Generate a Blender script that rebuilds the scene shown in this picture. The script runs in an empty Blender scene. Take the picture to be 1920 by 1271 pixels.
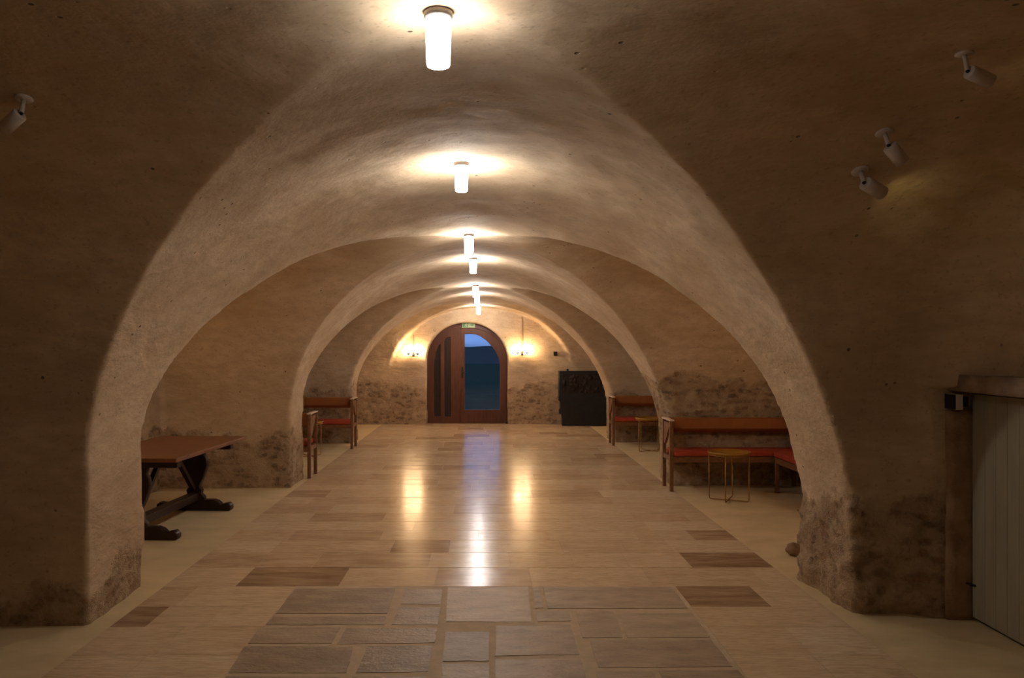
import bpy, bmesh, math, random
import numpy as np
from mathutils import Vector, Matrix
S = bpy.context.scene
C = S.collection
random.seed(7)
# ---------------------------------------------------------------- camera, world, exposure
F_PX, EYE = 1464.0, 1.65
cd = bpy.data.cameras.new('camera'); cam = bpy.data.objects.new('camera', cd); C.objects.link(cam)
cd.sensor_width = 36.0; cd.lens = F_PX / 1920 * 36.0; cd.clip_start = 0.05; cd.clip_end = 500
cam.location = (0, 0, EYE)
cam.rotation_euler = (math.pi/2, 0, 0)
cd.shift_x = 48.0/1920; cd.shift_y = 14.5/1920
S.camera = cam
S.view_settings.view_transform = 'Standard'
try: S.view_settings.look = 'None'
except Exception: pass
S.view_settings.gamma = 1.0
S.view_settings.use_curve_mapping = False
S.view_settings.exposure = 0.0
S.cycles.use_adaptive_sampling = True; S.cycles.adaptive_threshold = 0.04
S.cycles.max_bounces = 7; S.cycles.diffuse_bounces = 4; S.cycles.glossy_bounces = 3; S.cycles.transmission_bounces = 4
S.cycles.caustics_reflective = False; S.cycles.caustics_refractive = False
LAMP_W = 156.0       # emission of the opal ceiling lamps
LAMP_COL = (1.0, 0.95, 0.92)
SCONCE_W = 640.0
w = bpy.data.worlds.new('dusk_sky'); S.world = w; w.use_nodes = True
nt = w.node_tree; nt.nodes.clear()
wo = nt.nodes.new('ShaderNodeOutputWorld'); bg = nt.nodes.new('ShaderNodeBackground')
tc = nt.nodes.new('ShaderNodeTexCoord'); sp = nt.nodes.new('ShaderNodeSeparateXYZ')
rp = nt.nodes.new('ShaderNodeValToRGB'); ns = nt.nodes.new('ShaderNodeTexNoise')
mp = nt.nodes.new('ShaderNodeMapping'); mp.inputs['Scale'].default_value = (10, 10, 60)
mx = nt.nodes.new('ShaderNodeMix'); mx.data_type = 'RGBA'
ns.inputs['Scale'].default_value = 1.0; ns.inputs['Detail'].default_value = 4
nt.links.new(tc.outputs['Generated'], sp.inputs[0]); nt.links.new(sp.outputs[2], rp.inputs[0])
nt.links.new(tc.outputs['Generated'], mp.inputs[0]); nt.links.new(mp.outputs[0], ns.inputs['Vector'])
e = rp.color_ramp.elements
e[0].position = 0.0; e[0].color = (0.03, 0.07, 0.16, 1)
e[1].position = 0.25; e[1].color = (0.06, 0.16, 0.55, 1)
q = rp.color_ramp.elements.new(0.006); q.color = (0.10, 0.22, 0.60, 1)
nt.links.new(ns.outputs['Fac'], mx.inputs[0]); nt.links.new(rp.outputs[0], mx.inputs[6])
mx.inputs[7].default_value = (0.22, 0.38, 0.85, 1)
nt.links.new(mx.outputs[2], bg.inputs[0]); bg.inputs[1].default_value = 1.1
nt.links.new(bg.outputs[0], wo.inputs[0])

# ---------------------------------------------------------------- node helpers / materials
def srgb(r, g, b):
    f = lambda c: (c/255/12.92) if c/255 <= 0.04045 else ((c/255+0.055)/1.055)**2.4
    return (f(r), f(g), f(b), 1)
class NT:
    def __init__(s, name):
        s.m = bpy.data.materials.new(name); s.m.use_nodes = True
        s.t = s.m.node_tree; s.t.nodes.clear()
        s.out = s.t.nodes.new('ShaderNodeOutputMaterial'); s.b = s.t.nodes.new('ShaderNodeBsdfPrincipled')
        s.t.links.new(s.b.outputs[0], s.out.inputs[0])
        s.co = s.t.nodes.new('ShaderNodeTexCoord').outputs['Object']
    def n(s, t, **kw):
        o = s.t.nodes.new(t)
        for k, v in kw.items(): setattr(o, k, v)
        return o
    def l(s, a, b): s.t.links.new(a, b)
    def set(s, i, v):
        if hasattr(v, 'links'): s.l(v, i)
        else: i.default_value = v
    def mapping(s, scale=(1,1,1), rot=(0,0,0), src=None):
        o = s.n('ShaderNodeMapping'); o.inputs['Scale'].default_value = scale; o.inputs['Rotation'].default_value = rot
        s.l(src or s.co, o.inputs[0]); return o.outputs[0]
    def noise(s, scale, detail=5, rough=0.55, vec=None, dist=0):
        o = s.n('ShaderNodeTexNoise'); o.inputs['Scale'].default_value = scale; o.inputs['Detail'].default_value = detail
        o.inputs['Roughness'].default_value = rough; o.inputs['Distortion'].default_value = dist
        s.l(vec or s.co, o.inputs['Vector']); return o.outputs['Fac']
    def voro(s, scale, feat='F1', vec=None, out='Distance'):
        o = s.n('ShaderNodeTexVoronoi', feature=feat); o.inputs['Scale'].default_value = scale
        s.l(vec or s.co, o.inputs['Vector']); return o.outputs[out]
    def ramp(s, fac, stops, interp='LINEAR'):
        o = s.n('ShaderNodeValToRGB'); o.color_ramp.interpolation = interp
        e = o.color_ramp.elements
        while len(e) < len(stops): e.new(0.5)
        for i, (p, c) in enumerate(stops):
            e[i].position = p; e[i].color = c if len(c) == 4 else (*c, 1)
        s.l(fac, o.inputs[0]); return o.outputs[0]
    def mix(s, fac, a, b, blend='MIX'):
        o = s.n('ShaderNodeMix', data_type='RGBA', blend_type=blend)
        s.set(o.inputs[0], fac); s.set(o.inputs[6], a); s.set(o.inputs[7], b); return o.outputs[2]
    def math(s, op, a, b=0.0, c=None):
        o = s.n('ShaderNodeMath', operation=op); s.set(o.inputs[0], a); s.set(o.inputs[1], b)
        if c is not None: s.set(o.inputs[2], c)
        return o.outputs[0]
    def bump(s, h, strength=0.3, dist=0.02, normal=None):
        o = s.n('ShaderNodeBump'); o.inputs['Strength'].default_value = strength; o.inputs['Distance'].default_value = dist
        s.l(h, o.inputs['Height'])
        if normal is not None: s.l(normal, o.inputs['Normal'])
        return o.outputs[0]
    def fin(s, col=None, rough=None, normal=None, metal=None, spec=None):
        if col is not None: s.set(s.b.inputs['Base Color'], col)
        if rough is not None: s.set(s.b.inputs['Roughness'], rough)
        if metal is not None: s.set(s.b.inputs['Metallic'], metal)
        if spec is not None: s.set(s.b.inputs['Specular IOR Level'], spec)
        if normal is not None: s.l(normal, s.b.inputs['Normal'])
        return s.m
BW = lambda v: (v, v, v, 1)

def mat_plaster(name, masonry):
    k = NT(name)
    flow = k.mapping((1.0, 1.0, 2.2))
    a = k.noise(1.1, 4, 0.6, flow, 0.4); b = k.noise(6, 4, 0.65, flow); c = k.noise(38, 1, 0.6)
    base = k.ramp(a, [(0.30, (0.50, 0.365, 0.225)), (0.5, (0.61, 0.465, 0.305)), (0.70, (0.71, 0.565, 0.40))])
    base = k.mix(k.ramp(b, [(0.35, BW(0.55)), (0.6, BW(0))]), base, (0.45, 0.32, 0.20, 1))
    base = k.mix(k.ramp(c, [(0.62, BW(0)), (0.74, BW(0.45))]), base, (0.34, 0.235, 0.15, 1))
    pits = k.voro(9, 'F1'); pitn = k.noise(2.3, 1)
    pm = k.math('MULTIPLY', k.ramp(pits, [(0.05, BW(1)), (0.10, BW(0))]), k.ramp(pitn, [(0.52, BW(0)), (0.6, BW(1))]))
    base = k.mix(pm, base, (0.20, 0.14, 0.09, 1))
    hh = k.math('ADD', k.math('MULTIPLY', b, 0.28), k.math('MULTIPLY', a, 0.8))
    hh = k.math('SUBTRACT', hh, k.math('MULTIPLY', pm, 0.5))
    if not masonry:
        return k.fin(base, 0.9, k.bump(hh, 0.6, 0.035), spec=0.15)
    # masonry showing where the plaster has fallen away
    at = k.n('ShaderNodeAttribute'); at.attribute_name = 'damage'
    dn = k.math('ADD', at.outputs['Fac'], k.math('MULTIPLY_ADD', k.noise(5, 4, 0.7), 1.1, -0.55))
    dm = k.ramp(dn, [(0.46, BW(0)), (0.60, BW(1))])
    sv = k.mapping((1, 1, 2.2))
    wob = k.n('ShaderNodeVectorMath', operation='MULTIPLY_ADD')
    nz = k.n('ShaderNodeTexNoise'); nz.inputs['Scale'].default_value = 4; nz.inputs['Detail'].default_value = 1; k.l(k.co, nz.inputs['Vector'])
    k.l(nz.outputs['Color'], wob.inputs[0]); wob.inputs[1].default_value = (0.22,)*3; k.l(sv, wob.inputs[2])
    cell = k.n('ShaderNodeTexVoronoi', feature='F1'); cell.inputs['Scale'].default_value = 7.5; k.l(wob.outputs[0], cell.inputs['Vector'])
    hs = k.n('ShaderNodeSeparateColor'); k.l(cell.outputs['Color'], hs.inputs[0])
    stone = k.ramp(hs.outputs[0], [(0.0, (0.23, 0.16, 0.10)), (0.3, (0.34, 0.24, 0.15)), (0.55, (0.46, 0.33, 0.21)), (0.8, (0.36, 0.19, 0.10)), (1, (0.56, 0.42, 0.28))])
    g = k.noise(11, 5, 0.8)
    stone = k.mix(k.ramp(g, [(0.38, BW(0.9)), (0.60, BW(0))]), stone, (0.20, 0.135, 0.08, 1))
    em = k.ramp(k.math('ADD', cell.outputs['Distance'], k.math('MULTIPLY_ADD', g, 0.9, -0.45)), [(0.34, BW(0)), (0.60, BW(1))])
    stone = k.mix(em, stone, (0.43, 0.31, 0.195, 1))
    smear = k.ramp(k.noise(3.2, 4, 0.8), [(0.46, BW(0)), (0.60, BW(0.72))])
    stone = k.mix(smear, stone, (0.58, 0.435, 0.28, 1))
    col = k.mix(dm, base, stone)
    sh = k.math('MULTIPLY', k.math('SUBTRACT', k.math('MULTIPLY', g, 1.5), k.math('MULTIPLY', cell.outputs['Distance'], 0.22)), 0.75)
    h = k.n('ShaderNodeMix', data_type='FLOAT'); k.l(dm, h.inputs[0]); k.l(hh, h.inputs[2]); k.l(sh, h.inputs[3])
    return k.fin(col, 0.9, k.bump(h.outputs[0], 0.85, 0.045), spec=0.15)

def mat_tile():
    k = NT('polished_limestone_tile')
    at = k.n('ShaderNodeAttribute'); at.attribute_name = 'tint'
    st = k.mapping((1.1, 5.5, 1)); a = k.noise(2.2, 4, 0.62, st, 0.6); b = k.noise(9, 3, 0.6, st)
    off = k.math('ADD', at.outputs['Fac'], k.math('MULTIPLY_ADD', a, 1.0, -0.5))
    col = k.ramp(off, [(0.0, (0.30, 0.18, 0.10)), (0.22, (0.46, 0.31, 0.18)), (0.5, (0.69, 0.51, 0.315)), (0.8, (0.79, 0.62, 0.40)), (1.0, (0.82, 0.67, 0.46))])
    col = k.mix(k.ramp(b, [(0.38, BW(0.35)), (0.55, BW(0))]), col, (0.42, 0.27, 0.16, 1))
    r = k.ramp(k.noise(5, 5, 0.6), [(0.3, BW(0.15)), (0.7, BW(0.27))])
    return k.fin(col, r, k.bump(k.noise(3.5, 3, 0.5), 0.04, 0.02), spec=0.25)
def mat_flag():
    k = NT('worn_sandstone_flag')
    at = k.n('ShaderNodeAttribute'); at.attribute_name = 'tint'
    a = k.noise(4, 7, 0.65, k.mapping((1, 2.2, 1))); b = k.noise(40, 3)
    off = k.math('ADD', at.outputs['Fac'], k.math('MULTIPLY_ADD', a, 1.0, -0.5))
    col = k.ramp(off, [(0.0, (0.22, 0.16, 0.105)), (0.35, (0.38, 0.285, 0.19)), (0.7, (0.60, 0.46, 0.305)), (1.0, (0.74, 0.57, 0.38))])
    h = k.math('ADD', a, k.math('MULTIPLY', b, 0.25))
    return k.fin(col, 0.48, k.bump(h, 0.6, 0.02), spec=0.5)
def mat_simple(name, c0, c1, scale=6, rough=0.8, bstr=0.2, bd=0.01, stretch=(1,1,1), metal=0.0, spec=0.4, detail=5):
    k = NT(name); v = k.mapping(stretch); a = k.noise(scale, detail, 0.6, v)
    return k.fin(k.ramp(a, [(0.3, c0), (0.7, c1)]), rough, k.bump(a, bstr, bd), metal=metal, spec=spec)
M = {}
M['plaster'] = mat_plaster('old_lime_plaster_and_rubble', True); M['vault_plaster'] = mat_plaster('old_lime_plaster', False)
M['tile'] = mat_tile(); M['flag'] = mat_flag()
M['grout'] = mat_simple('pale_grout', (0.52, 0.40, 0.26), (0.66, 0.52, 0.35), 12, 0.8)
M['screed'] = mat_simple('pale_side_floor', (0.62, 0.485, 0.265), (0.78, 0.63, 0.37), 2.5, 0.55, 0.15, 0.01, (1, 1.6, 1))
M['walnut'] = mat_simple('reddish_door_wood', (0.068, 0.022, 0.009), (0.13, 0.043, 0.016), 5, 0.42, 0.15, 0.004, (9, 9, 0.8))
M['panel'] = mat_simple('dark_door_panel', (0.014, 0.007, 0.004), (0.028, 0.013, 0.007), 5, 0.5, 0.1, 0.004, (9, 9, 0.8))
M['oak'] = mat_simple('dark_oak', (0.020, 0.008, 0.005), (0.040, 0.016, 0.008), 6, 0.42, 0.2, 0.004, (7, 7, 1.0))
M['oaktop'] = mat_simple('red_brown_table_top', (0.15, 0.055, 0.022), (0.25, 0.095, 0.038), 5, 0.38, 0.12, 0.003, (9, 0.7, 4))
M['bench'] = mat_simple('brown_bench_wood', (0.15, 0.062, 0.022), (0.26, 0.115, 0.045), 6, 0.45, 0.12, 0.003, (3, 3, 3))
M['cap'] = mat_simple('pale_cap', (0.62, 0.47, 0.34), (0.78, 0.62, 0.47), 6, 0.4)  # end frame caps coloured much paler than the bench wood
M['leather'] = mat_simple('orange_brown_leather', (0.25, 0.078, 0.016), (0.35, 0.115, 0.024), 4, 0.5, 0.2, 0.006)
M['red'] = mat_simple('red_seat_cloth', (0.34, 0.040, 0.016), (0.44, 0.06, 0.022), 7, 0.75, 0.25, 0.006)
M['brass'] = mat_simple('yellow_tray_enamel', (0.36, 0.165, 0.018), (0.48, 0.235, 0.03), 5, 0.35, 0.05, 0.002, metal=0.3)
M['wire'] = mat_simple('brass_wire', (0.34, 0.17, 0.04), (0.46, 0.24, 0.06), 5, 0.4, 0.0, 0.001, metal=0.6)
M['black'] = mat_simple('black_paint', (0.006, 0.006, 0.006), (0.016, 0.015, 0.014), 9, 0.5, 0.5, 0.01)
M['iron'] = mat_simple('dark_iron', (0.02, 0.017, 0.014), (0.045, 0.036, 0.028), 9, 0.55, 0.2, 0.004, metal=0.6)
M['steel'] = mat_simple('grey_lamp_collar', (0.20, 0.18, 0.16), (0.28, 0.25, 0.22), 9, 0.4, 0.0, 0.001, metal=0.5)
M['white'] = mat_simple('white_spotlight_paint', (0.60, 0.52, 0.45), (0.70, 0.62, 0.54), 9, 0.4, 0.0, 0.001)
M['greydoor'] = mat_simple('grey_green_door_paint', (0.33, 0.295, 0.21), (0.39, 0.355, 0.255), 3, 0.55, 0.1, 0.004, (6, 6, 0.7))
M['stone'] = mat_simple('dressed_stone', (0.20, 0.13, 0.08), (0.42, 0.30, 0.20), 7, 0.9, 0.9, 0.03, detail=7)
M['jamb'] = mat_simple('brown_jamb_stone', (0.26, 0.15, 0.075), (0.48, 0.31, 0.18), 7, 0.9, 0.9, 0.03, detail=7)
M['lawn'] = mat_simple('dusk_lawn', (0.035, 0.055, 0.035), (0.055, 0.08, 0.05), 1.2, 0.95, spec=0.0)
M['paving'] = mat_simple('outdoor_paving', (0.11, 0.11, 0.11), (0.19, 0.185, 0.18), 4, 0.8, stretch=(0.5, 5, 1), spec=0.1)
M['hedge'] = mat_simple('dark_hill', (0.06, 0.06, 0.05), (0.11, 0.11, 0.09), 0.12, 0.95, 0.1, 0.1, spec=0.0)
def emis(name, col, st):
    k = NT(name); k.fin((*[c*0.8 for c in col], 1), 0.4)
    k.b.inputs['Emission Color'].default_value = (*col, 1); k.b.inputs['Emission Strength'].default_value = st
    return k.m
M['lamp'] = emis('opal_lamp_glass', LAMP_COL, LAMP_W)
M['dimlamp'] = emis('opal_lamp_glass_dim', LAMP_COL, LAMP_W*0.34)
M['dimbulb'] = emis('warm_bulb_dim', (1.0, 0.62, 0.28), 150.0)
M['bulb'] = emis('warm_bulb', (1.0, 0.66, 0.34), SCONCE_W)
M['lens'] = emis('yellow_spot_lens', (1.0, 0.75, 0.3), 0.5)
M['sign'] = emis('sign_green', (0.06, 0.22, 0.08), 0.12)
M['signface'] = emis('sign_pale', (0.42, 0.48, 0.22), 0.12)
k = NT('door_glass'); k.fin((0.9, 0.95, 0.95, 1), 0.02)
k.b.inputs['Transmission Weight'].default_value = 1.0; k.b.inputs['IOR'].default_value = 1.45
M['glass'] = k.m

# ---------------------------------------------------------------- object helpers
def link_mesh(name, bm, mat, parent=None, smooth=False):
    me = bpy.data.meshes.new(name); bmesh.ops.recalc_face_normals(bm, faces=bm.faces)
    bm.to_mesh(me); bm.free()
    if smooth:
        for p in me.polygons: p.use_smooth = True
    me.materials.append(mat)
    o = bpy.data.objects.new(name, me); C.objects.link(o)
    if parent: o.parent = parent
    return o
def thing(name, label, cat, loc=(0,0,0), rot=(0,0,0), group=None):
    o = bpy.data.objects.new(name, None); C.objects.link(o); o.empty_display_size = 0.1
    o.location = loc; o.rotation_euler = rot; o['label'] = label; o['category'] = cat
    if group: o['group'] = group
    return o
def structure(o): o['kind'] = 'structure'; return o
def copy_thing(r, loc, rot, label):
    n = r.copy(); C.objects.link(n); n.location = loc; n.rotation_euler = rot; n['label'] = label
    for ch in list(r.children):
        c = ch.copy(); C.objects.link(c); c.parent = n
        for g in ch.children:
            d = g.copy(); C.objects.link(d); d.parent = c
    return n
def box(bm, a, b, bev=0.004, taper=None):
    r = bmesh.ops.create_cube(bm, size=1.0); vs = r['verts']
    for v in vs:
        v.co = Vector((a[i] + (v.co[i] + 0.5) * (b[i] - a[i]) for i in range(3)))
    if bev:
        es = list({e for v in vs for e in v.link_edges})
        bmesh.ops.bevel(bm, geom=es, offset=bev, segments=2, profile=0.6, affect='EDGES')
def BOX(a, b, bev=0.004):
    bm = bmesh.new(); box(bm, a, b, bev); return bm
def tube(bm, pts, r, seg=12, closed=False):
    pts = [Vector(p) for p in pts]; n = len(pts); rs = r if isinstance(r, (list, tuple)) else [r]*n
    rings = []; up = None
    for i, p in enumerate(pts):
        if closed: t = pts[(i+1) % n] - pts[i-1]
        else: t = pts[min(i+1, n-1)] - pts[max(i-1, 0)]
        t.normalize()
        if up is None: up = t.orthogonal().normalized()
        up = (up - t*up.dot(t)).normalized(); s = t.cross(up)
        rings.append([bm.verts.new(p + (up*math.cos(a) + s*math.sin(a))*rs[i]) for a in [2*math.pi*j/seg for j in range(seg)]])
    for i in range(n if closed else n-1):
        A, B = rings[i], rings[(i+1) % n]
        for j in range(seg): bm.faces.new((A[j], A[(j+1) % seg], B[(j+1) % seg], B[j]))
    if not closed: bm.faces.new(rings[0][::-1]); bm.faces.new(rings[-1])
def lathe(bm, prof, seg=32, M4=None):
    rings = []
    for r, z in prof:
        rings.append([bm.verts.new((max(r, 1e-4)*math.cos(2*math.pi*j/seg), max(r, 1e-4)*math.sin(2*math.pi*j/seg), z)) for j in range(seg)])
    for A, B in zip(rings, rings[1:]):
        for j in range(seg): bm.faces.new((A[j], A[(j+1) % seg], B[(j+1) % seg], B[j]))
    bm.faces.new(rings[0][::-1]); bm.faces.new(rings[-1])
    if M4 is not None: bmesh.ops.transform(bm, matrix=M4, verts=[v for R in rings for v in R])
def plate(polys, y0, y1, bev=0.0):
    """outline (x,z) with holes, extruded from y0 to y1"""
    cu = bpy.data.curves.new('outline', 'CURVE'); cu.dimensions = '2D'; cu.fill_mode = 'BOTH'
    cu.extrude = (y1-y0)/2 - bev; cu.bevel_depth = bev; cu.bevel_resolution = 1
    for P in polys:
        s = cu.splines.new('POLY'); s.points.add(len(P)-1)
        for i, (x, z) in enumerate(P): s.points[i].co = (x, z, 0, 1)
        s.use_cyclic_u = True
    o = bpy.data.objects.new('outline', cu); C.objects.link(o)
    me = bpy.data.meshes.new_from_object(o.evaluated_get(bpy.context.evaluated_depsgraph_get()))
    bpy.data.objects.remove(o); bpy.data.curves.remove(cu)
    bm = bmesh.new(); bm.from_mesh(me); bpy.data.meshes.remove(me)
    bmesh.ops.remove_doubles(bm, verts=bm.verts, dist=1e-5)
    bmesh.ops.transform(bm, matrix=Matrix.Translation((0, (y0+y1)/2, 0)) @ Matrix.Rotation(math.pi/2, 4, 'X'), verts=bm.verts)
    return bm

# ---------------------------------------------------------------- the vaulted shell (solid modelled as a field, meshed once)
LAMP_X = -0.16
CR = [(-4, 2.77), (2.4, 2.76), (5.0, 2.83), (7.15, 2.68), (9.4, 2.71), (11.6, 2.57), (13.7, 2.58), (15.9, 2.49), (17.5, 2.49)]
def crown(y): return np.interp(y, [c[0] for c in CR], [c[1] for c in CR])
FAR = 16.62
# bays: near, far (measured on the centre line), left wall, right wall
BAYS = [(0.44, 4.72, -3.8, 2.90, 1.07, 2.15, -.01), (5.51, 9.22, -3.78, 3.72, 0.99, 1.61, 0), (9.88, 13.42, -3.78, 3.72, 1.04, 1.80, -.05), (14.05, FAR, -3.78, 3.72, 1.10, 1.8, 0)]
SKEW = 0.034
rs = np.random.RandomState(3)
LAT = rs.rand(48, 48, 48).astype(np.float32) * 2 - 1
def vnoise(x, y, z):
    xi = np.floor(x).astype(int); yi = np.floor(y).astype(int); zi = np.floor(z).astype(int)
    fx, fy, fz = x-xi, y-yi, z-zi
    fx, fy, fz = [f*f*(3-2*f) for f in (fx, fy, fz)]
    r = 0
    for a in (0, 1):
        for b in (0, 1):
            for c in (0, 1):
                r = r + LAT[(xi+a) % 48, (yi+b) % 48, (zi+c) % 48] * (fx if a else 1-fx) * (fy if b else 1-fy) * (fz if c else 1-fz)
    return r
def fbm(x, y, z, f, o=3):
    r = 0; a = 1.0
    for i in range(o): r = r + a*vnoise(x*f+7.3*i, y*f+3.1*i, z*f+5.7*i); f *= 2.1; a *= 0.5
    return r
def damage(x, y, z):
    """1 where masonry shows through; by pier and height"""
    thr = np.full(x.shape, 0.30, np.float32)
    right = x > 0
    near = (y < 5.8)
    thr = np.where(near & right, 0.66, thr)                       # right pier, near
    thr = np.where(near & ~right, 0.28, thr)
    thr = np.where(right & (y > 5.8) & (y < 11), 1.28, thr)        # behind the orange bench
    thr = np.where(~right & (y > 5.8) & (y < 11), 0.62, thr)
    thr = np.where(right & (y > 11), 0.75, thr); thr = np.where(~right & (y > 11), 0.95, thr)
    thr = np.where(y > FAR-0.15, 0.80, thr)
    thr = thr + 0.16*fbm(x, y, z*0.5, 1.7, 3)
    return np.clip(0.5 + (thr - z)*3.0, 0, 1)
def ell(u, z, a, zs, H, q=2.0):
    X = u/a; Z = np.maximum(z-zs, 0)/(H-zs); Zq = Z**(q/2.0)
    r = np.sqrt(X*X + Zq*Zq) + 1e-6
    g = np.sqrt((X/(a*r))**2 + (Z*Zq/(np.maximum(Z, 1e-3)*(H-zs)*r))**2) + 1e-4
    return (1-r)/g
def smin(a, b, k):
    h = np.clip(0.5+0.5*(b-a)/k, 0, 1); return b*(1-h)+a*h-k*h*(1-h)
def smax(a, b, k): return -smin(-a, -b, k)
def field(x, y, z):
    H = crown(y).astype(np.float32)
    nar = np.clip((y-14.0)/1.6, 0, 1)
    t2 = np.clip((y-6.5)/1.6, 0, 1)
    lo = 0.04*np.clip((1.5-z)/0.6, 0, 1)*(1-t2)
    aL = 2.293 - lo - 0.114*t2 - 0.26*nar; aR = 2.403 - lo - 0.087*t2 - 0.38*nar
    u = x + 0.118
    fL = ell(-u, z, aL, 0.925 + 0.25*nar, H, 1.74); fR = ell(u, z, aR, 0.575 + 0.6*nar, H, 1.64 + 0.2*nar)
    f = np.where(u < 0, fL, fR)
    f = np.minimum(f, np.minimum(FAR-y, y+3.4))
    ye = y - SKEW*x
    for i, (y0, y1, xl, xr, zt, qt, dh) in enumerate(BAYS):
        yc = (y0+y1)/2; b = (y1-y0)/2
        yy = ye if i < 3 else np.where(y > 15.3, y, ye)
        g = ell(np.abs(yy-yc), z, b, zt, float(crown(yc))+dh, qt)
        g = smin(g, x-xl, 0.05); g = smin(g, xr-x, 0.45 if i == 0 else 0.05)
        f = np.maximum(f, g)
    # recess of the low grey door
    d = np.minimum(np.minimum(y-3.05, 4.75-y), np.minimum(1.40-z, np.minimum(3.06-x, x-2.0)))
    f = np.maximum(f, d)
    # arched doorway in the far wall
    g = ell(np.abs(x+0.415), z, 0.865, 1.36, 2.16); g = np.minimum(g, y-15.9)
    f = smax(f, g, 0.02)
    return f
def build_shell():
    xs = np.concatenate([np.arange(-4.0, -3.0, 0.05), np.arange(-3.0, 3.2, 0.026), np.arange(3.2, 4.01, 0.05)]).astype(np.float32)
    ys = np.concatenate([np.arange(-3.6, 1.5, 0.08), np.arange(1.5, 6.6, 0.025), np.arange(6.6, 11, 0.032), np.arange(11, 17.42, 0.045)]).astype(np.float32)
    zs = np.arange(-0.04, 3.0, 0.026).astype(np.float32)
    X, Y, Z = np.meshgrid(xs, ys, zs, indexing='ij')
    F = field(X, Y, Z).astype(np.float32)
    bi = np.abs(F) < 0.16
    x, y, z = X[bi], Y[bi], Z[bi]
    dm = damage(x, y, z)
    low = 0.010*fbm(x, y, z, 0.9, 2) + 0.006*fbm(x, y, z, 3.3, 2)
    rough = dm*(0.020*fbm(x, y, z*1.3, 8.5, 3) + 0.020*fbm(x, y, z, 2.6, 2) - 0.0)
    edge = np.where((x > 1.8) & (x < 2.7) & (z < 1.15) & (y < 9.8), 1.0, 0.25)
    F[bi] += low + rough*edge*1.2 + rough*0.15
    del X, Y, Z
    s = F > 0
    n = s[:-1, :-1, :-1].astype(np.int8)
    cnt = np.zeros(n.shape, np.int8)
    for a in (0, 1):
        for b in (0, 1):
            for c in (0, 1):
                cnt += s[a:F.shape[0]-1+a, b:F.shape[1]-1+b, c:F.shape[2]-1+c]
    I, J, K = np.nonzero((cnt > 0) & (cnt < 8))
    vid = -np.ones(cnt.shape, np.int32); vid[I, J, K] = np.arange(len(I))
    P = np.zeros((len(I), 3)); W = np.zeros(len(I))
    cs = [(0,0,0),(1,0,0),(0,1,0),(1,1,0),(0,0,1),(1,0,1),(0,1,1),(1,1,1)]
    for p in range(8):
        for q in range(p+1, 8):
            A, B = cs[p], cs[q]
            if sum(abs(A[i]-B[i]) for i in range(3)) != 1: continue
            fa = F[I+A[0], J+A[1], K+A[2]]; fb = F[I+B[0], J+B[1], K+B[2]]
            m = (fa > 0) != (fb > 0); t = np.where(m, fa/(fa-fb+1e-12), 0)
            pa = np.stack([xs[I+A[0]], ys[J+A[1]], zs[K+A[2]]], 1); pb = np.stack([xs[I+B[0]], ys[J+B[1]], zs[K+B[2]]], 1)
            P += np.where(m[:, None], pa+(pb-pa)*t[:, None], 0); W += m
    P /= W[:, None]
    quads = []
    def emit(m, ax):
        i, j, k = np.nonzero(m)
        if ax == 0:
            ok = (j > 0) & (k > 0) & (j < cnt.shape[1]) & (k < cnt.shape[2]); i, j, k = i[ok], j[ok], k[ok]
            q = [vid[i, j-1, k-1], vid[i, j, k-1], vid[i, j, k], vid[i, j-1, k]]; sg = s[i, j, k]
        elif ax == 1:
            ok = (i > 0) & (k > 0) & (i < cnt.shape[0]) & (k < cnt.shape[2]); i, j, k = i[ok], j[ok], k[ok]
            q = [vid[i-1, j, k-1], vid[i-1, j, k], vid[i, j, k], vid[i, j, k-1]]; sg = s[i, j, k]
        else:
            ok = (i > 0) & (j > 0) & (i < cnt.shape[0]) & (j < cnt.shape[1]); i, j, k = i[ok], j[ok], k[ok]
            q = [vid[i-1, j-1, k], vid[i, j-1, k], vid[i, j, k], vid[i-1, j, k]]; sg = s[i, j, k]
        Q = np.stack(q, 1); Q[sg == 0] = Q[sg == 0][:, ::-1]; quads.append(Q)
    emit(s[1:] != s[:-1], 0); emit(s[:, 1:] != s[:, :-1], 1); emit(s[:, :, 1:] != s[:, :, :-1], 2)
    Q = np.concatenate(quads); Q = Q[(Q >= 0).all(1)]
    # one pass of tangential relaxation to even out the mesh
    for it in range(1):
        acc = np.zeros_like(P); c = np.zeros(len(P))
        for a, b in ((0,1),(1,2),(2,3),(3,0)):
            np.add.at(acc, Q[:, a], P[Q[:, b]]); np.add.at(acc, Q[:, b], P[Q[:, a]])
            np.add.at(c, Q[:, a], 1); np.add.at(c, Q[:, b], 1)
        P = P*0.65 + 0.35*acc/np.maximum(c, 1)[:, None]
    N = np.cross(P[Q[:, 2]]-P[Q[:, 0]], P[Q[:, 3]]-P[Q[:, 1]]); N /= np.linalg.norm(N, axis=1)[:, None]+1e-9
    c = P[Q].mean(1)
    D = damage(P[:, 0].astype(np.float32), P[:, 1].astype(np.float32), P[:, 2].astype(np.float32))
    cls = np.where(c[:, 0] < 0, 0, 1)
    yy = c[:, 1]
    cls = np.where(c[:, 2] > 1.18, 2, cls)
    cls = np.where((np.abs(c[:, 0]) > 3.68), np.where(c[:, 0] < 0, 0, 1), cls)
    cls = np.where((yy > FAR-0.09), 3, cls)
    cls = np.where((yy < -3.3), 4, cls)
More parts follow.
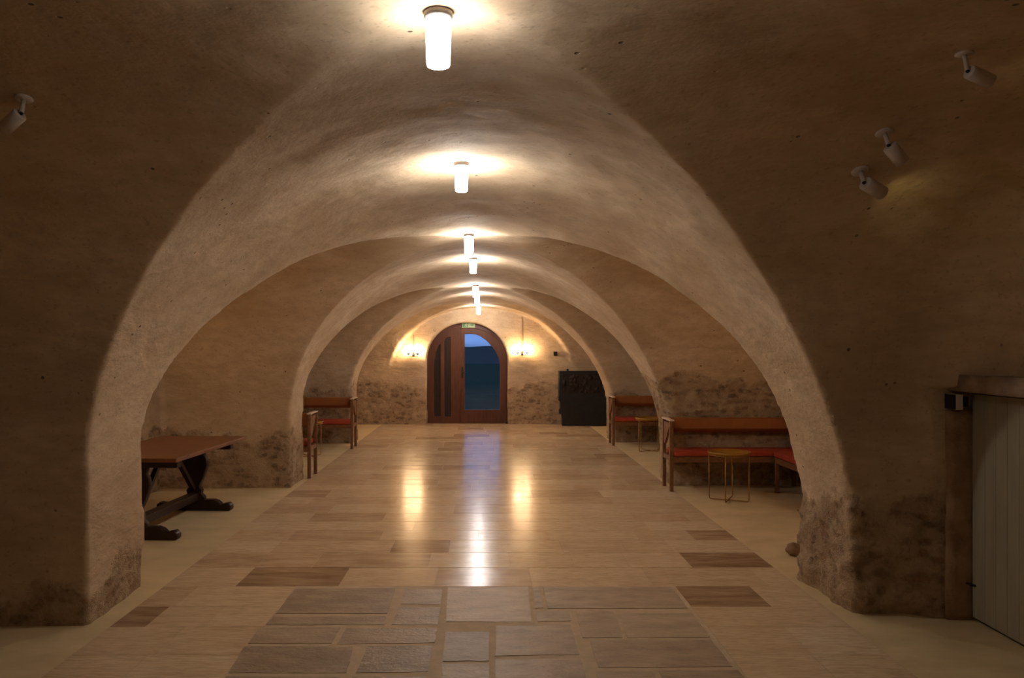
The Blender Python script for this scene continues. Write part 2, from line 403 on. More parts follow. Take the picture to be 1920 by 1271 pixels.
    for ci, nm, lb in ((0, 'wall_left', 'left side walls and plastered piers of the vaulted cellar'),
                       (1, 'wall_right', 'right side walls and plastered piers with bare masonry at the foot'),
                       (2, 'ceiling', 'low plastered groin vault over the whole cellar'),
                       (3, 'wall_back', 'rough stone end wall around the arched door'),
                       (4, 'wall_front', 'plastered wall closing the cellar behind the viewer')):
        q = Q[cls == ci]; u, inv = np.unique(q, return_inverse=True); inv = inv.reshape(-1, 4)
        me = bpy.data.meshes.new(nm); me.vertices.add(len(u)); me.vertices.foreach_set('co', P[u].astype(np.float32).ravel())
        me.loops.add(len(inv)*4); me.polygons.add(len(inv))
        me.loops.foreach_set('vertex_index', inv.astype(np.int32).ravel())
        me.polygons.foreach_set('loop_start', np.arange(0, len(inv)*4, 4, dtype=np.int32))
        me.polygons.foreach_set('loop_total', np.full(len(inv), 4, np.int32))
        me.polygons.foreach_set('use_smooth', np.ones(len(inv), bool))
        me.update(calc_edges=True); me.validate()
        at = me.attributes.new('damage', 'FLOAT', 'POINT'); at.data.foreach_set('value', D[u].astype(np.float32))
        me.materials.append(M['vault_plaster' if ci in (2, 4) else 'plaster'])
        if ci == 2:
            me.materials.append(M['plaster'])
            me.polygons.foreach_set('material_index', (P[q].mean(1)[:, 2] < 1.8).astype(np.int32))
        o = bpy.data.objects.new(nm, me); C.objects.link(o); structure(o); o['label'] = lb
build_shell()

# ---------------------------------------------------------------- floor
def px_floor(px, py):
    d = F_PX*EYE/(py-650.0); return ((px-912)/F_PX*d, d)
def quad_mesh(name, polys, mat, z, gap=0.0, tilt=0.0, tint=True, parent=None):
    bm = bmesh.new(); lay = bm.verts.layers.float.new('tint')
    for P, t in polys:
        cx = sum(p[0] for p in P)/len(P); cy = sum(p[1] for p in P)/len(P)
        ta, tb = random.uniform(-tilt, tilt), random.uniform(-tilt, tilt)
        top = []
        for x, y in P:
            v = bm.verts.new((x, y, z + (x-cx)*ta + (y-cy)*tb)); v[lay] = t; top.append(v)
        low = [bm.verts.new((v.co.x, v.co.y, z-0.02)) for v in top]
        for a in low: a[lay] = t
        bm.faces.new(top)
        n = len(P)
        for i in range(n): bm.faces.new((top[i], low[i], low[(i+1) % n], top[(i+1) % n]))
    o = link_mesh(name, bm, mat, parent); return o
fl = structure(link_mesh('floor', BOX((-4.1, -3.6, -0.12), (4.1, 17.3, -0.003), 0), M['screed']))
fl['label'] = 'pale side floor along both edges of the tiled aisle'
XL, XR, PX0, PX1, PY = -2.22, 2.15, -1.31, 1.30, 5.38
tiles = []; G = 0.0022
forced = [(735, 1025, 845, 1005), (440, 1100, 645, 1065), (145, 1195, 272, 1155), (1262, 1135, 1420, 1090), (1290, 1055, 1450, 1030)]
FR = []
for a, b, c, d in forced:
    p = px_floor(a, b); q = px_floor(c, d); x1 = px_floor(c, (b+d)/2)[0]; x0 = px_floor(a, b)[0]
    FR.append((x0, min(x1, x0+0.85), (p[1]+q[1])/2))
y = PY; rows = []
yy = PY
while yy < FAR+0.6:
    h = random.choice([0.36, 0.42, 0.46, 0.40]); rows.append((yy, yy+h)); yy += h
yy = PY
while yy > -3.3:
    h = random.choice([0.36, 0.42, 0.46, 0.40]); rows.append((yy-h, yy)); yy -= h
for y0, y1 in rows:
    spans = [(XL, XR)] if y0 >= PY-0.01 else [(XL, PX0), (PX1, XR)]
    cuts = sorted(f for f in FR if y0 < f[2] < y1)
    for s0, s1 in spans:
        segs = []; x = s0
        for f in cuts:
            if s0-0.3 < f[0] < s1-0.15:
                if f[0]-x > 0.05: segs.append((x, f[0], False))
                segs.append((max(x, f[0]), min(f[1], s1), True)); x = min(f[1], s1)
        if s1-x > 0.02: segs.append((x, s1, False))
        for a, b, dark in segs:
            x = a; first = True
            while x < b-0.01:
                wd = random.uniform(0.38, 0.98) if not first else random.uniform(0.22, 0.8)
                first = False
                if dark or b-(x+wd) < 0.2: wd = b-x
                t = 0.12 if dark else (random.uniform(0.28, 0.42) if random.random() < 0.06 else random.gauss(0.65, 0.11))
                tiles.append(([(x+G, y0+G), (x+wd-G, y0+G), (x+wd-G, y1-G), (x+G, y1-G)], max(0.05, min(0.95, t))))
                x += wd
tiles = [t for t in tiles if not (t[0][0][1] > 16.5 and (t[0][0][0] > 0.5 or t[0][1][0] < -1.3))]
o = structure(quad_mesh('trim_1', tiles, M['tile'], 0.0, tilt=0.0016)); o['label'] = 'polished limestone tiles running down the central aisle'
gb = BOX((XL-0.004, -3.3, -0.02), (XR+0.004, 17.2, -0.0015), 0)
structure(link_mesh('trim_2', gb, M['grout']))['label'] = 'thin pale joints between the aisle tiles'
SP = [[(552,1104),(742,1103),(726,1151),(517,1151)], [(512,1157),(724,1156),(720,1172),(498,1172)], [(758,1105),(829,1105),(826,1133),(752,1133)],
 [(748,1139),(825,1139),(821,1172),(735,1172)], [(840,1102),(990,1101),(996,1166),(836,1166)], [(998,1102),(1010,1102),(1019,1140),(1004,1141)],
 [(1019,1101),(1258,1101),(1290,1141),(1027,1141)], [(1006,1147),(1066,1146),(1071,1165),(1008,1166)], [(1080,1147),(1150,1147),(1168,1196),(1092,1196)],
 [(1163,1151),(1298,1150),(1330,1195),(1176,1196)], [(488,1177),(638,1177),(622,1207),(464,1207)], [(648,1178),(820,1178),(815,1206),(632,1208)],
 [(458,1213),(663,1213),(650,1262),(428,1262)], [(688,1213),(812,1211),(803,1260),(668,1262)], [(835,1185),(917,1185),(916,1240),(829,1240)],
 [(930,1174),(1070,1172),(1086,1228),(929,1230)], [(929,1237),(1090,1235),(1102,1290),(929,1290)], [(1106,1201),(1334,1201),(1374,1250),(1122,1252)],
 [(1116,1259),(1225,1259),(1240,1290),(1126,1290)], [(1236,1258),(1384,1257),(1412,1290),(1250,1290)], [(829,1245),(917,1245),(916,1290),(826,1290)],
 [(425,1269),(640,1269),(628,1300),(400,1300)], [(660,1269),(800,1269),(796,1300),(650,1300)]]
flags = []
TN = [.34,.40,.42,.38,.62,.45,.50,.46,.50,.58,.48,.45,.34,.24,.26,.44,.48,.46,.5,.42,.42,.4,.4]
def rough_poly(P, j=0.004, n=5):
    out = []
    for i in range(len(P)):
        a, b = P[i], P[(i+1) % len(P)]
        for t in range(n):
            f = t/n; x = a[0]+(b[0]-a[0])*f; y = a[1]+(b[1]-a[1])*f
            out.append((x+random.uniform(-j, j), y+random.uniform(-j, j)))
    return out
for P, t in zip(SP, TN):
    Q = [px_floor(a, b) for a, b in P][::-1]
    flags.append((rough_poly(Q), t))
yy = 3.70
while yy > -1.5:
    h = random.uniform(0.25, 0.5); x = PX0+0.02
    while x < PX1-0.1:
        wd = min(random.uniform(0.3, 0.7), PX1-0.02-x)
        flags.append((rough_poly([(x+.02, yy-h+.02), (x+wd-.02, yy-h+.02), (x+wd-.02, yy-.02), (x+.02, yy-.02)]), random.uniform(.25, .5))); x += wd
    yy -= h
structure(quad_mesh('trim_3', flags, M['flag'], 0.003, tilt=0.004))['label'] = 'old uneven grey brown flagstones let into the near floor'
structure(link_mesh('trim_4', BOX((PX0, -1.6, -0.015), (PX1, PY, 0.0005), 0), M['grout']))['label'] = 'wide pale mortar between the old flagstones'

# ---------------------------------------------------------------- outdoors beyond the door
structure(link_mesh('lawn', BOX((-30, 20, -0.6), (30, 90, -0.30), 0), M['lawn']))['label'] = 'dark lawn at dusk beyond the glazed door'
structure(link_mesh('paving', BOX((-4, 17.31, -0.3), (4, 20, -0.04), 0), M['paving']))['label'] = 'grey paving just outside the arched door'
bm = bmesh.new()
N = 60; fr = []; bk = []
for i in range(N+1):
    x = -60+120*i/N; h = 1.55+0.22*math.sin(i*0.9)+0.15*math.sin(i*2.3)
    fr.append((bm.verts.new((x, 90, -0.6)), bm.verts.new((x, 92+random.random()*2, h)))); bk.append(bm.verts.new((x, 110, h*0.7)))
for i in range(N):
    bm.faces.new((fr[i][0], fr[i+1][0], fr[i+1][1], fr[i][1])); bm.faces.new((fr[i][1], fr[i+1][1], bk[i+1], bk[i]))
structure(link_mesh('hill', bm, M['hedge'], smooth=True))['label'] = 'low misty ridge on the horizon outside'

# ---------------------------------------------------------------- far arched door (door_1)
DY = 16.84
def dpt(u, v):   # measured on the door elevation
    px = 780+u*200/1155; py = 590+v*200/1155
    return ((px-912)/F_PX*DY, EYE-(py-650)/F_PX*DY)
def arch(cx, a, zs, rise, n=28):
    return [(cx+a*math.cos(math.pi*i/n), zs+rise*math.sin(math.pi*i/n)) for i in range(n+1)]
d1 = bpy.data.objects.new('door_1', None); C.objects.link(d1); structure(d1)
d1['label'] = 'arched reddish wooden door with a glazed right leaf'
outer = [(0.53, -0.02)] + arch(-0.415, 0.945, 1.30, 0.93) + [(-1.36, -0.02)]
slot1 = [dpt(*p) for p in [(195,1100),(192,640),(197,500),(215,395),(250,322),(270,312),(270,1100)]]
slot2 = [dpt(*p) for p in [(305,1105),(305,275),(322,252),(345,240),(380,238),(380,1105)]]
lx0 = dpt(484, 0)[0]; lx1 = dpt(978, 0)[0]
leafhole = [(lx0, 0.0), (lx1, 0.0), (lx1, 1.40)] + [(-0.415+0.86*math.cos(t), 1.36+0.70*math.sin(t)) for t in [0.12+i*(1.68-0.12)/14 for i in range(15)]] + [(lx0, 2.05)]
leafout = [(lx0+.006, 0.012), (lx1-.006, 0.012), (lx1-.006, 1.40)] + [(-0.415+0.852*math.cos(t), 1.355+0.692*math.sin(t)) for t in [0.13+i*(1.66-0.13)/14 for i in range(15)]] + [(lx0+.006, 2.035)]
gl = [dpt(*p) for p in [(525,1030),(525,207),(600,205),(650,212),(700,232),(760,275),(800,315),(835,355),(865,400),(888,445),(903,500),(910,560),(910,1030)]]
link_mesh('door_frame', plate([outer, leafhole, slot1, slot2], DY-0.04, DY+0.05, 0.006), M['walnut'], d1)
def grow(P, g):
    cx = sum(p[0] for p in P)/len(P); cz = sum(p[1] for p in P)/len(P)
    return [(x+math.copysign(g, x-cx), z+math.copysign(g, z-cz)) for x, z in P]
link_mesh('side_panel', plate([grow(slot1, .01)], DY-0.012, DY+0.012), M['panel'], d1)['label'] = 'dark narrow panel'
link_mesh('side_panel', plate([grow(slot2, .01)], DY-0.012, DY+0.012), M['panel'], d1)['label'] = 'dark narrow panel'
leaf = link_mesh('door_leaf', plate([leafout, gl], DY-0.052, DY+0.02, 0.006), M['walnut'], d1)
link_mesh('glass_pane', plate([grow(gl, .006)], DY-0.016, DY-0.008), M['glass'], leaf)
bm = bmesh.new(); hx = dpt(502, 0)[0]
box(bm, (hx-.02, DY-.066, .98), (hx+.02, DY-.050, 1.22), .004); tube(bm, [(hx, DY-.06, 1.10), (hx, DY-.105, 1.10), (hx+.09, DY-.105, 1.10)], .009, 8)
link_mesh('door_handle', bm, M['iron'], leaf)
link_mesh('door_stop', BOX((dpt(968,0)[0], DY-.14, 0.004), (dpt(990,0)[0], DY-.07, 0.05), .004), M['iron'], d1)
# exit sign
sg = thing('exit_sign', 'small green fire exit sign over the arched door', 'sign', (0, 0, 0))
p0 = dpt(500, 85); p1 = dpt(640, 142); sy = DY-0.075
link_mesh('sign_board', BOX((p0[0], sy, p1[1]), (p1[0], sy+.022, p0[1]), .003), M['signface'], sg)
w_ = p1[0]-p0[0]; h_ = p0[1]-p1[1]
def sp_(u, v): return (p0[0]+u*w_, p1[1]+v*h_)
bm = plate([[sp_(*p) for p in [(.06,.12),(.46,.12),(.46,.88),(.06,.88)]]], sy-.004, sy)
link_mesh('green_field', bm, M['sign'], sg)
man = [(.18,.2),(.24,.2),(.27,.42),(.33,.2),(.40,.22),(.34,.50),(.36,.62),(.42,.52),(.44,.58),(.37,.74),(.26,.74),(.18,.58),(.21,.52),(.27,.62)]
bm = plate([[sp_(*p) for p in man]], sy-.008, sy-.003)
lathe(bm, [(.011, -.003), (.011, .003)], 12, Matrix.Translation((*[sp_(.33, .80)[0]], sy-.006, sp_(.33, .80)[1])) @ Matrix.Rotation(math.pi/2, 4, 'X'))
link_mesh('running_figure', bm, M['signface'], sg)
arr = [(.58,.42),(.74,.42),(.74,.22),(.92,.5),(.74,.78),(.74,.58),(.58,.58)]
link_mesh('arrow', plate([[sp_(*p) for p in arr]], sy-.004, sy), M['sign'], sg)

# ---------------------------------------------------------------- ceiling lamps
LY = [2.6, 5.0, 7.15, 9.4, 11.6, 13.6, 15.9]
where = ['in the near bay, nearest the viewer', 'on the crown of the first arch', 'on the crown of the bay holding the refectory table',
         'on the crown of the second arch', 'above the far benches', 'on the crown of the third arch', 'in the last bay before the arched door']
lamp0 = None
dg = None
bpy.context.view_layer.update()
ceil = bpy.data.objects['ceiling']
def hit_up(x, y):
    ok, p, n, _ = ceil.ray_cast((x, y, 1.5), (0, 0, 1)); return (p, n) if ok else (Vector((x, y, float(crown(y)))), Vector((0, 0, -1)))
for yv, wh in zip(LY, where):
    lb = 'white glowing opal cylinder ceiling lamp ' + wh
    p, n = hit_up(LAMP_X, yv)
    if lamp0 is None:
        lamp0 = thing('ceiling_lamp', lb, 'lamp', p, (0, 0, 0), 'opal cylinder lamps along the crown of the vault')
        bm = bmesh.new(); lathe(bm, [(.048, .03), (.048, -.018), (.042, -.024)], 32); link_mesh('collar', bm, M['steel'], lamp0, True)['label'] = 'grey metal collar'
        bm = bmesh.new(); lathe(bm, [(.041, -.023), (.0425, -.035), (.0415, -.10), (.0395, -.172), (.037, -.180), (.030, -.183)], 32)
        link_mesh('glass_shade', bm, M['lamp'], lamp0, True)
    else: copy_thing(lamp0, p, (0, 0, 0), lb)
for ch in lamp0.children:          # the nearest lamp has a weaker bulb: its own mesh and glass
    if ch.name.startswith('glass_shade'):
        ch.data = ch.data.copy(); ch.data.materials[0] = M['dimlamp']

# ---------------------------------------------------------------- spotlights on the vault
def spot(px, py, hx, hy, dirpx, lab, glow=None):
    r = Vector(((px-912)/F_PX, 1, (650-py)/F_PX)); r.normalize()
    ok, p, n, _ = ceil.ray_cast((0, 0, EYE), r)
    n = n.normalized()
    if n.dot(r) > 0: n = -n
    d = p.y
    n2 = (n*0.65 + Vector((0, 0, -1))*0.75).normalized()
    st = thing('spotlight', lab, 'spotlight', p, (0, 0, 0), 'white adjustable spotlights on the vault')
    bm = bmesh.new(); R = Vector((0, 0, 1)).rotation_difference(n).to_matrix().to_4x4()
    s = d/2.6
    rad = 0.0285*s
    lathe(bm, [(rad, -.02), (rad, .004), (rad*.85, .008), (.01, .010)], 28, R); link_mesh('mounting_plate', bm, M['white'], st, True)
    # knuckle position from the picture offset at the same depth
    ray = lambda u, v, dd: Vector(((u-912)/F_PX*dd, dd, EYE+(650-v)/F_PX*dd))
    kn = ray(px+hx[0], py+hx[1], d-0.03*s) - p
    bm = bmesh.new(); tube(bm, [n*0.005, kn*0.5, kn], .0075*s, 12); link_mesh('arm', bm, M['white'], st, True)
    bm = bmesh.new(); bmesh.ops.create_uvsphere(bm, u_segments=14, v_segments=10, radius=.0065*s, matrix=Matrix.Translation(kn)); 
    link_mesh('knuckle', bm, M['iron'], st, True)
    ax = ray(px+hx[0]+dirpx[0], py+hx[1]+dirpx[1], d-0.03*s+hy) - p - kn; L = ax.length; ax.normalize()
    R = Matrix.Translation(kn) @ Vector((0, 0, 1)).rotation_difference(ax).to_matrix().to_4x4()
    hr = .0235*s
    bm = bmesh.new(); lathe(bm, [(hr*.9, .006), (hr, .010), (hr, L), (hr*.86, L), (hr*.86, L-.012)], 28, R); hd = link_mesh('lamp_head', bm, M['white'], st, True)
    bm = bmesh.new(); lathe(bm, [(hr*.85, L-.014), (hr*.85, L-.011)], 24, R); link_mesh('lens', bm, M['lens'], hd)
    if glow:
        ld = bpy.data.lights.new('spot_beam', 'SPOT'); ld.energy = glow; ld.color = (1.0, 0.80, 0.28); ld.spot_size = math.radians(130); ld.spot_blend = 1.0; ld.shadow_soft_size = .012
        lo = bpy.data.objects.new('spot_beam', ld); C.objects.link(lo); lo.parent = st
        lo.location = kn + ax*(L+0.012); lo.rotation_euler = ax.to_track_quat('-Z', 'Y').to_euler()
spot(45, 184, (-5, 28), 0.02, (-32, 30), 'white adjustable spotlight on the left side of the near vault', 0.25)
spot(1808, 100, (6, 33), 0.02, (43, 20), 'largest and highest white spotlight on the right side of the vault', 0.25)
spot(1658, 248, (8, 24), 0.02, (26, 32), 'middle white spotlight on the right of the vault, tipped steeply down', 0.0)
spot(1613, 320, (7, 22), 0.045, (34, 20), 'lowest white spotlight on the right, throwing a yellow glow beside it', 0.5)

# ---------------------------------------------------------------- candle style wall lights at the far wall
def wall_light(px1, px2, py, conduit, lab, at=None, bulb='bulb'):
    y = FAR-0.10; sc = y/F_PX
    x1, x2 = (px1-912)*sc, (px2-912)*sc; z = EYE-(py-650)*sc; xc = (x1+x2)/2
    t = thing('wall_light', lab, 'lamp', at[0] if at else (xc, FAR, z), (0, 0, at[1] if at else 0), 'two-candle wall lights')
    bm = bmesh.new(); box(bm, (-.025, -.03, -.05), (.025, .03, .04), .006); link_mesh('back_plate', bm, M['iron'], t)
    for sx in (x1-xc, x2-xc):
        bm = bmesh.new(); tube(bm, [(0, -.03, -.02), (sx*.5, -.08, -.045), (sx, -.10, -.03), (sx, -.10, 0)], .006, 8); link_mesh('arm', bm, M['iron'], t, True)
        bm = bmesh.new(); lathe(bm, [(.012, -.01), (.032, .0), (.034, .022), (.014, .024)], 20, Matrix.Translation((sx, -.10, 0))); cup = link_mesh('cup', bm, M['iron'], t, True)
        bm = bmesh.new(); lathe(bm, [(.010, .025), (.018, .045), (.020, .065), (.013, .085), (.003, .10)], 16, Matrix.Translation((sx, -.10, 0))); link_mesh('bulb', bm, M[bulb], cup, True)
    if conduit:
        bm = bmesh.new(); tube(bm, [(0, -.012, .03), (.005, -.012, .4), (-.005, -.012, conduit)], .007, 8); link_mesh('conduit', bm, M['jamb'], t, True)
wall_light(766, 783, 664, 0.40, 'two-bulb wall light with dark cups left of the arched door')
wall_light(971, 988, 662, 0.78, 'two-bulb wall light under a long vertical conduit right of the arched door')
wall_light(766, 783, 664, 0, 'two-bulb wall light on the left side wall above the refectory table', ((-3.775, 7.35, 1.45), math.pi/2), 'dimbulb')
wall_light(766, 783, 664, 0, 'two-bulb wall light on the right side wall above the red side bench', ((3.715, 7.45, 1.45), -math.pi/2), 'dimbulb')
sc = FAR/F_PX; bx_ = (1041-912)*sc; bz_ = EYE-(663-650)*sc
t = thing('wall_box', 'small black box fixed to the end wall right of the wall light', 'box', (bx_, FAR, bz_))
link_mesh('housing', BOX((-.038, -.07, -.045), (.038, .02, .045), .005), M['black'], t)
bm = bmesh.new(); lathe(bm, [(.02, 0), (.02, .006)], 16, Matrix.Translation((0, -.069, 0)) @ Matrix.Rotation(math.pi/2, 4, 'X')); link_mesh('grille', bm, M['iron'], t)

# black cabinet / board in the far right corner
t = thing('black_cabinet', 'tall flat black cabinet standing by the end wall, far right', 'cabinet', (0, 0, 0))
cy = 16.28; s_ = cy/F_PX
cx0 = (1049-912)*s_; cz1 = EYE-(696-650)*s_; cx1 = cx0+1.02; cxl = (1055-912)*s_
body = [(cxl, 0.0), (cx1, 0.0), (cx1, cz1), (cx0, cz1), (cx0, .52), (cx0+.03, .51), (cx0+.03, .34), (cx0+.01, .33), (cx0+.012, .25), (cxl, .24)]
link_mesh('body', plate([body], cy, cy+0.24, 0.004), M['black'], t)
bm = bmesh.new()
NX, NZ = 60, 30; gv = []
for i in range(NX+1):
    col_ = []
    for j in range(NZ+1):
        x = cx0+0.06+0.86*i/NX; z = cz1-0.46+0.40*j/NZ; e_ = min(i, NX-i, j, NZ-j)
        h_ = max(0.0, float(fbm(np.array([x]), np.array([3.3]), np.array([z]), 13, 2)[0]))*0.03*min(1, e_/3)
        col_.append(bm.verts.new((x, cy-0.001-h_, z)))
    gv.append(col_)
for i in range(NX):
    for j in range(NZ): bm.faces.new((gv[i][j], gv[i+1][j], gv[i+1][j+1], gv[i][j+1]))
link_mesh('relief', bm, M['iron'], t, True)['label'] = 'lumpy relief across the upper front'
link_mesh('finial', BOX((cx0+.16, cy+.08, cz1-.005), (cx0+.20, cy+.12, cz1+.045), .008), M['black'], t)

# ---------------------------------------------------------------- benches
def make_bench(L, label, loc, rot, ends=(True, True), Dp=0.40):
    t = thing('upholstered_bench', label, 'bench', loc, (0, 0, rot), 'orange leather and red cloth benches')
    W = 0.042; H = 0.80
    for e, x in ((0, 0.0), (1, L-W)):
        full = ends[e]
        for y in (0.0, Dp-W):
            bm = bmesh.new(); box(bm, (x, y, 0), (x+W, y+W, H if full else 0.40), .004); link_mesh('leg', bm, M['bench'], t)
        link_mesh('end_rail', BOX((x+.004, W, .345), (x+W-.004, Dp-W, .40), .003), M['bench'], t)
        if full:
            link_mesh('arm_cap', BOX((x-.006, -.008, H+.0005), (x+W+.006, Dp+.008, H+.018), .004), M['cap'], t)['label'] = 'pale cap on the end frame'
            y0 = Dp-W
            pts = [(W+.0, .775), (y0, .775), (y0, .52), (y0-.07, .52)]
            bm = bmesh.new(); vs = []
            for xx in (x+.008, x+W-.008): vs.append([bm.verts.new((xx, a, b)) for a, b in pts])
            bm.faces.new(vs[0]); bm.faces.new(vs[1][::-1])
            for i in range(4): bm.faces.new((vs[0][i], vs[1][i], vs[1][(i+1) % 4], vs[0][(i+1) % 4]))
            link_mesh('end_panel', bm, M['cap'] if False else M['bench'], t)
    link_mesh('front_rail', BOX((W-.01, .006, .33), (L-W+.01, .032, .395), .003), M['bench'], t)
    link_mesh('back_rail', BOX((W-.01, Dp-.032, .33), (L-W+.01, Dp-.006, .395), .003), M['bench'], t)
    x0 = W+.002 if ends[0] else 0; x1 = L-W-.002 if ends[1] else L
    bm = bmesh.new(); box(bm, (x0, -.012, .401), (x1, Dp-W-.002, .462), .018); link_mesh('seat', bm, M['red'], t, True)
    # upholstered back: band leaning back, wider at the top
    pr = [(Dp-W-.055, .66), (Dp-W-.09, .69), (Dp-W-.075, .80), (Dp-W-.045, .815), (Dp-W-.004, .81), (Dp-W-.004, .645), (Dp-W-.03, .64)]
    bm = bmesh.new(); A = [bm.verts.new((x0, a, b)) for a, b in pr]; B = [bm.verts.new((x1, a, b)) for a, b in pr]
    bm.faces.new(A); bm.faces.new(B[::-1])
    for i in range(len(pr)): bm.faces.new((A[i], B[i], B[(i+1) % len(pr)], A[(i+1) % len(pr)]))
    bmesh.ops.bevel(bm, geom=list(bm.edges), offset=.006, segments=2, affect='EDGES')
    link_mesh('backrest', bm, M['leather'], t)
    return t
make_bench(1.58, 'red and orange bench facing the viewer against the wall behind the right tray table', (2.09, 8.89, 0), 0, (True, False))
make_bench(1.45, 'red bench running along the right side wall, half hidden by the near pier', (3.27, 8.86, 0), -math.pi/2, (False, True))
make_bench(1.55, 'far right red and orange bench facing the viewer beyond the second arch', (2.10, 13.02, 0), 0, (True, True))
make_bench(1.55, 'far left red and orange bench facing the viewer beyond the second arch', (-3.70, 12.58, 0), 0, (True, True))
make_bench(1.50, 'bench seen end-on behind the second left pier, its back to the viewer', (-2.20, 10.17, 0), math.pi, (True, True))

# ---------------------------------------------------------------- tray tables
def make_tray(label, loc, rot):
    t = thing('tray_table', label, 'table', loc, (0, 0, rot), 'round yellow tray tables on wire legs')
    R = .222; H = .50
    bm = bmesh.new(); lathe(bm, [(.0, H-.004), (R-.05, H-.002), (R-.012, H+.012), (R, H+.030), (R+.004, H+.030), (R-.006, H+.006), (R-.045, H-.010), (.0, H-.012)][::-1], 48)
    link_mesh('tray', bm, M['brass'], t, True)
    for a, zb in ((math.radians(8), .008), (math.radians(98), .017)):
        c, s = math.cos(a)*(R-.015), math.sin(a)*(R-.015); r = .006
        pts = [(c, s, H), (c, s, .04), (c*.985, s*.985, zb+.008), (c*.93, s*.93, zb)] + [(c*k_, s*k_, zb) for k_ in (.5, 0, -.5)] + [(-c*.93, -s*.93, zb), (-c*.985, -s*.985, zb+.008), (-c, -s, .04), (-c, -s, H)]
        bm = bmesh.new(); tube(bm, pts, r, 8); link_mesh('wire_leg', bm, M['wire'], t, True)
    bm = bmesh.new(); tube(bm, [((R-.015)*math.cos(j*math.pi/16), (R-.015)*math.sin(j*math.pi/16), H-.006) for j in range(32)], .005, 8, True)
    link_mesh('wire_ring', bm, M['wire'], t, True)
    return t
tr = make_tray('yellow tray table on wire legs before the nearer right bench', (2.60, 8.37, 0), math.radians(-35))
copy_thing(tr, (2.58, 12.35, 0), (0, 0, math.radians(20)), 'yellow tray table before the far right bench')
copy_thing(tr, (-2.68, 11.75, 0), (0, 0, math.radians(30)), 'yellow tray table before the far left bench')

# ---------------------------------------------------------------- refectory table
t = thing('refectory_table', 'heavy dark trestle table with red-brown top behind the near left pier', 'table', (-2.985, 7.32, 0), (0, 0, -math.radians(3)))
TL, TW, TZ = 1.62, 0.90, 0.72
link_mesh('table_top', BOX((-TW/2, -TL/2, TZ-.035), (TW/2, TL/2, TZ), .006), M['oaktop'], t)['label'] = 'red-brown board top'
bal = [(0, .085), (.13, .085), (.13, .13), (.085, .165), (.095, .20), (.06, .235), (.075, .27), (.115, .33), (.15, .40), (.165, .46), (.150, .52), (.12, .555), (.135, .585), (.135, .62), (.09, .62)]
bal = [(x, z) for x, z in bal[1:]] 
bal = [(x*.76, z) for x, z in bal]
prof = bal + [(-x, z) for x, z in bal[::-1]]
for y in (-.60, .60):
    foot = [(-.36, 0), (.36, 0), (.375, .015), (.375, .05), (.35, .07), (.30, .062), (.28, .05), (.24, .085), (.20, .10), (-.20, .10), (-.24, .085), (-.28, .05), (-.30, .062), (-.35, .07), (-.375, .05), (-.375, .015)]
    bm = plate([foot], y-.045, y+.045, .006); link_mesh('foot', bm, M['oak'], t)
    bm = plate([prof], y-.032, y+.032, .006); link_mesh('trestle', bm, M['oak'], t)
    link_mesh('bearer', BOX((-.38, y-.04, .615), (.38, y+.04, TZ-.036), .006), M['oak'], t)
    bm = bmesh.new(); s_ = 1 if y > 0 else -1
    a = Vector((0, s_*.10, .66)); b = Vector((0, s_*.555, .22)); dv = (b-a); L = dv.length
    box(bm, (-.022, -.022, 0), (.022, .022, L), .004)
    bmesh.ops.transform(bm, matrix=Matrix.Translation(a) @ Vector((0, 0, 1)).rotation_difference(dv.normalized()).to_matrix().to_4x4(), verts=bm.verts)
    link_mesh('brace', bm, M['oak'], t)
link_mesh('stretcher', BOX((-.05, -.60, .10), (.05, .60, .175), .006), M['oak'], t)
link_mesh('centre_rail', BOX((-.04, -.62, .645), (.04, .62, TZ-.036), .004), M['oak'], t)

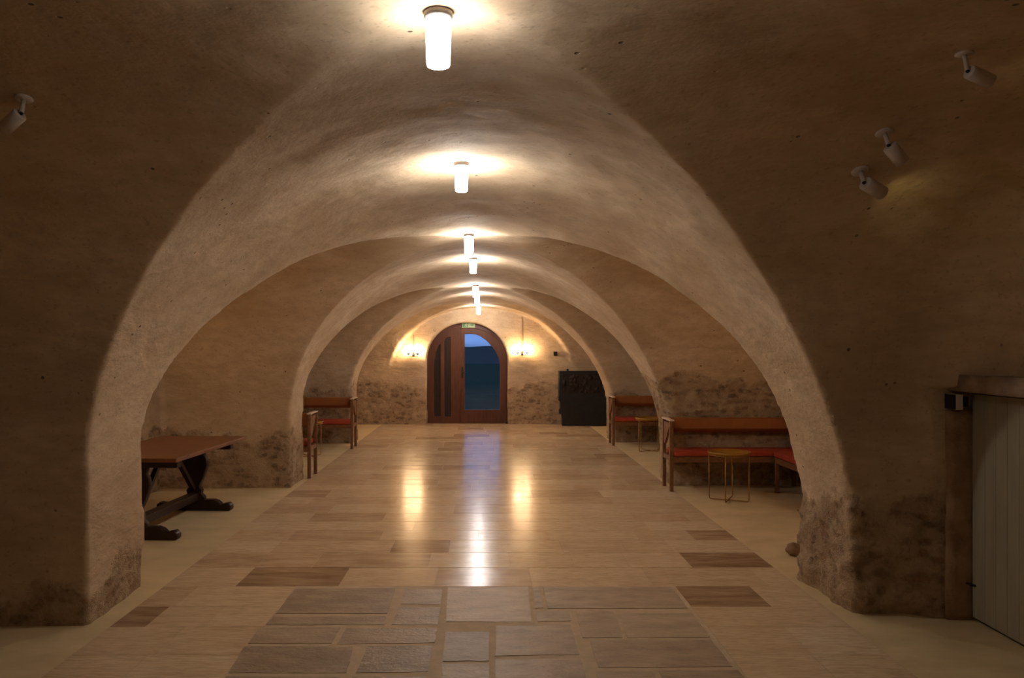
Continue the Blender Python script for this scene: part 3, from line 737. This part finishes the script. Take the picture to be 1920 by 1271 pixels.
# ---------------------------------------------------------------- near right low door
d2 = bpy.data.objects.new('door_2', None); C.objects.link(d2); structure(d2); d2['label'] = 'low grey-green boarded door in the near right wall'
bm = bmesh.new(); y = 3.12; i = 0
while y < 4.71:
    y1 = min(y+.098, 4.715); box(bm, (2.935, y, .02), (2.975, y1-.0015, 1.365), .002); y = y1+0.0005
link_mesh('boards', bm, M['greydoor'], d2)
link_mesh('ledge', BOX((2.976, 3.15, .25), (3.0, 4.68, .37), .003), M['greydoor'], d2); link_mesh('ledge', BOX((2.976, 3.15, 1.05), (3.0, 4.68, 1.17), .003), M['greydoor'], d2)
def rough_block(name, a, b, mat, amp=.012, parent=None, seg=0.04):
    bm = bmesh.new(); box(bm, a, b, 0)
    for _ in range(5):
        es = [e for e in bm.edges if e.calc_length() > seg*1.6]
        if not es: break
        bmesh.ops.subdivide_edges(bm, edges=es, cuts=1, use_grid_fill=True)
    P = np.array([v.co[:] for v in bm.verts])
    n = fbm(P[:, 0]+9, P[:, 1]+9, P[:, 2]+9, 9, 3); c = (Vector(a)+Vector(b))/2
    for v, q in zip(bm.verts, n):
        d = (v.co-c); d.normalize(); v.co += d*float(q)*amp
    bmesh.ops.triangulate(bm, faces=bm.faces)
    return link_mesh(name, bm, mat, parent, True)
o = structure(rough_block('trim_5', (2.80, 3.0, 1.385), (3.02, 4.86, 1.485), M['stone'])); o['label'] = 'rough stone lintel over the low grey door'
o = structure(rough_block('trim_6', (2.79, 4.73, -.01), (3.02, 4.95, 1.268), M['jamb'])); o['label'] = 'brown stone jamb left of the low grey door'
bm = bmesh.new(); tube(bm, [(2.80, 4.80, .235), (2.87, 4.76, .225), (2.925, 4.72, .215), (2.935, 4.68, .215)], .007, 8)
link_mesh('hinge_pin', bm, M['iron'], d2, True)
t = thing('wall_switch_box', 'small square box, black front and pale edge, beside the low grey door', 'box', (2.79, 4.70, 1.32))
link_mesh('case', BOX((.006, -.052, -.046), (.048, .05, .046), .003), M['white'], t)
link_mesh('bracket', BOX((.0485, -.02, -.03), (.10, .04, .03), .003), M['iron'], t)
link_mesh('front', BOX((-.004, -.050, -.044), (.0055, .048, .044), .002), M['black'], t)['label'] = 'black front panel'

# loose stone beside the right pier
bm = bmesh.new(); bmesh.ops.create_icosphere(bm, subdivisions=4, radius=1)
P = np.array([v.co[:] for v in bm.verts]); n = fbm(P[:, 0]+5, P[:, 1]+5, P[:, 2]+5, 1.1, 4)
for v, q in zip(bm.verts, n):
    v.co *= 1+0.22*float(q); v.co.x *= .085; v.co.y *= .07; v.co.z = max(v.co.z, -.75)*.055+.0415
o = link_mesh('loose_stone', bm, M['jamb'], None, True); o.location = (2.455, 6.20, 0)
o['label'] = 'dark loose stone on the floor behind the near right pier'; o['category'] = 'stone'
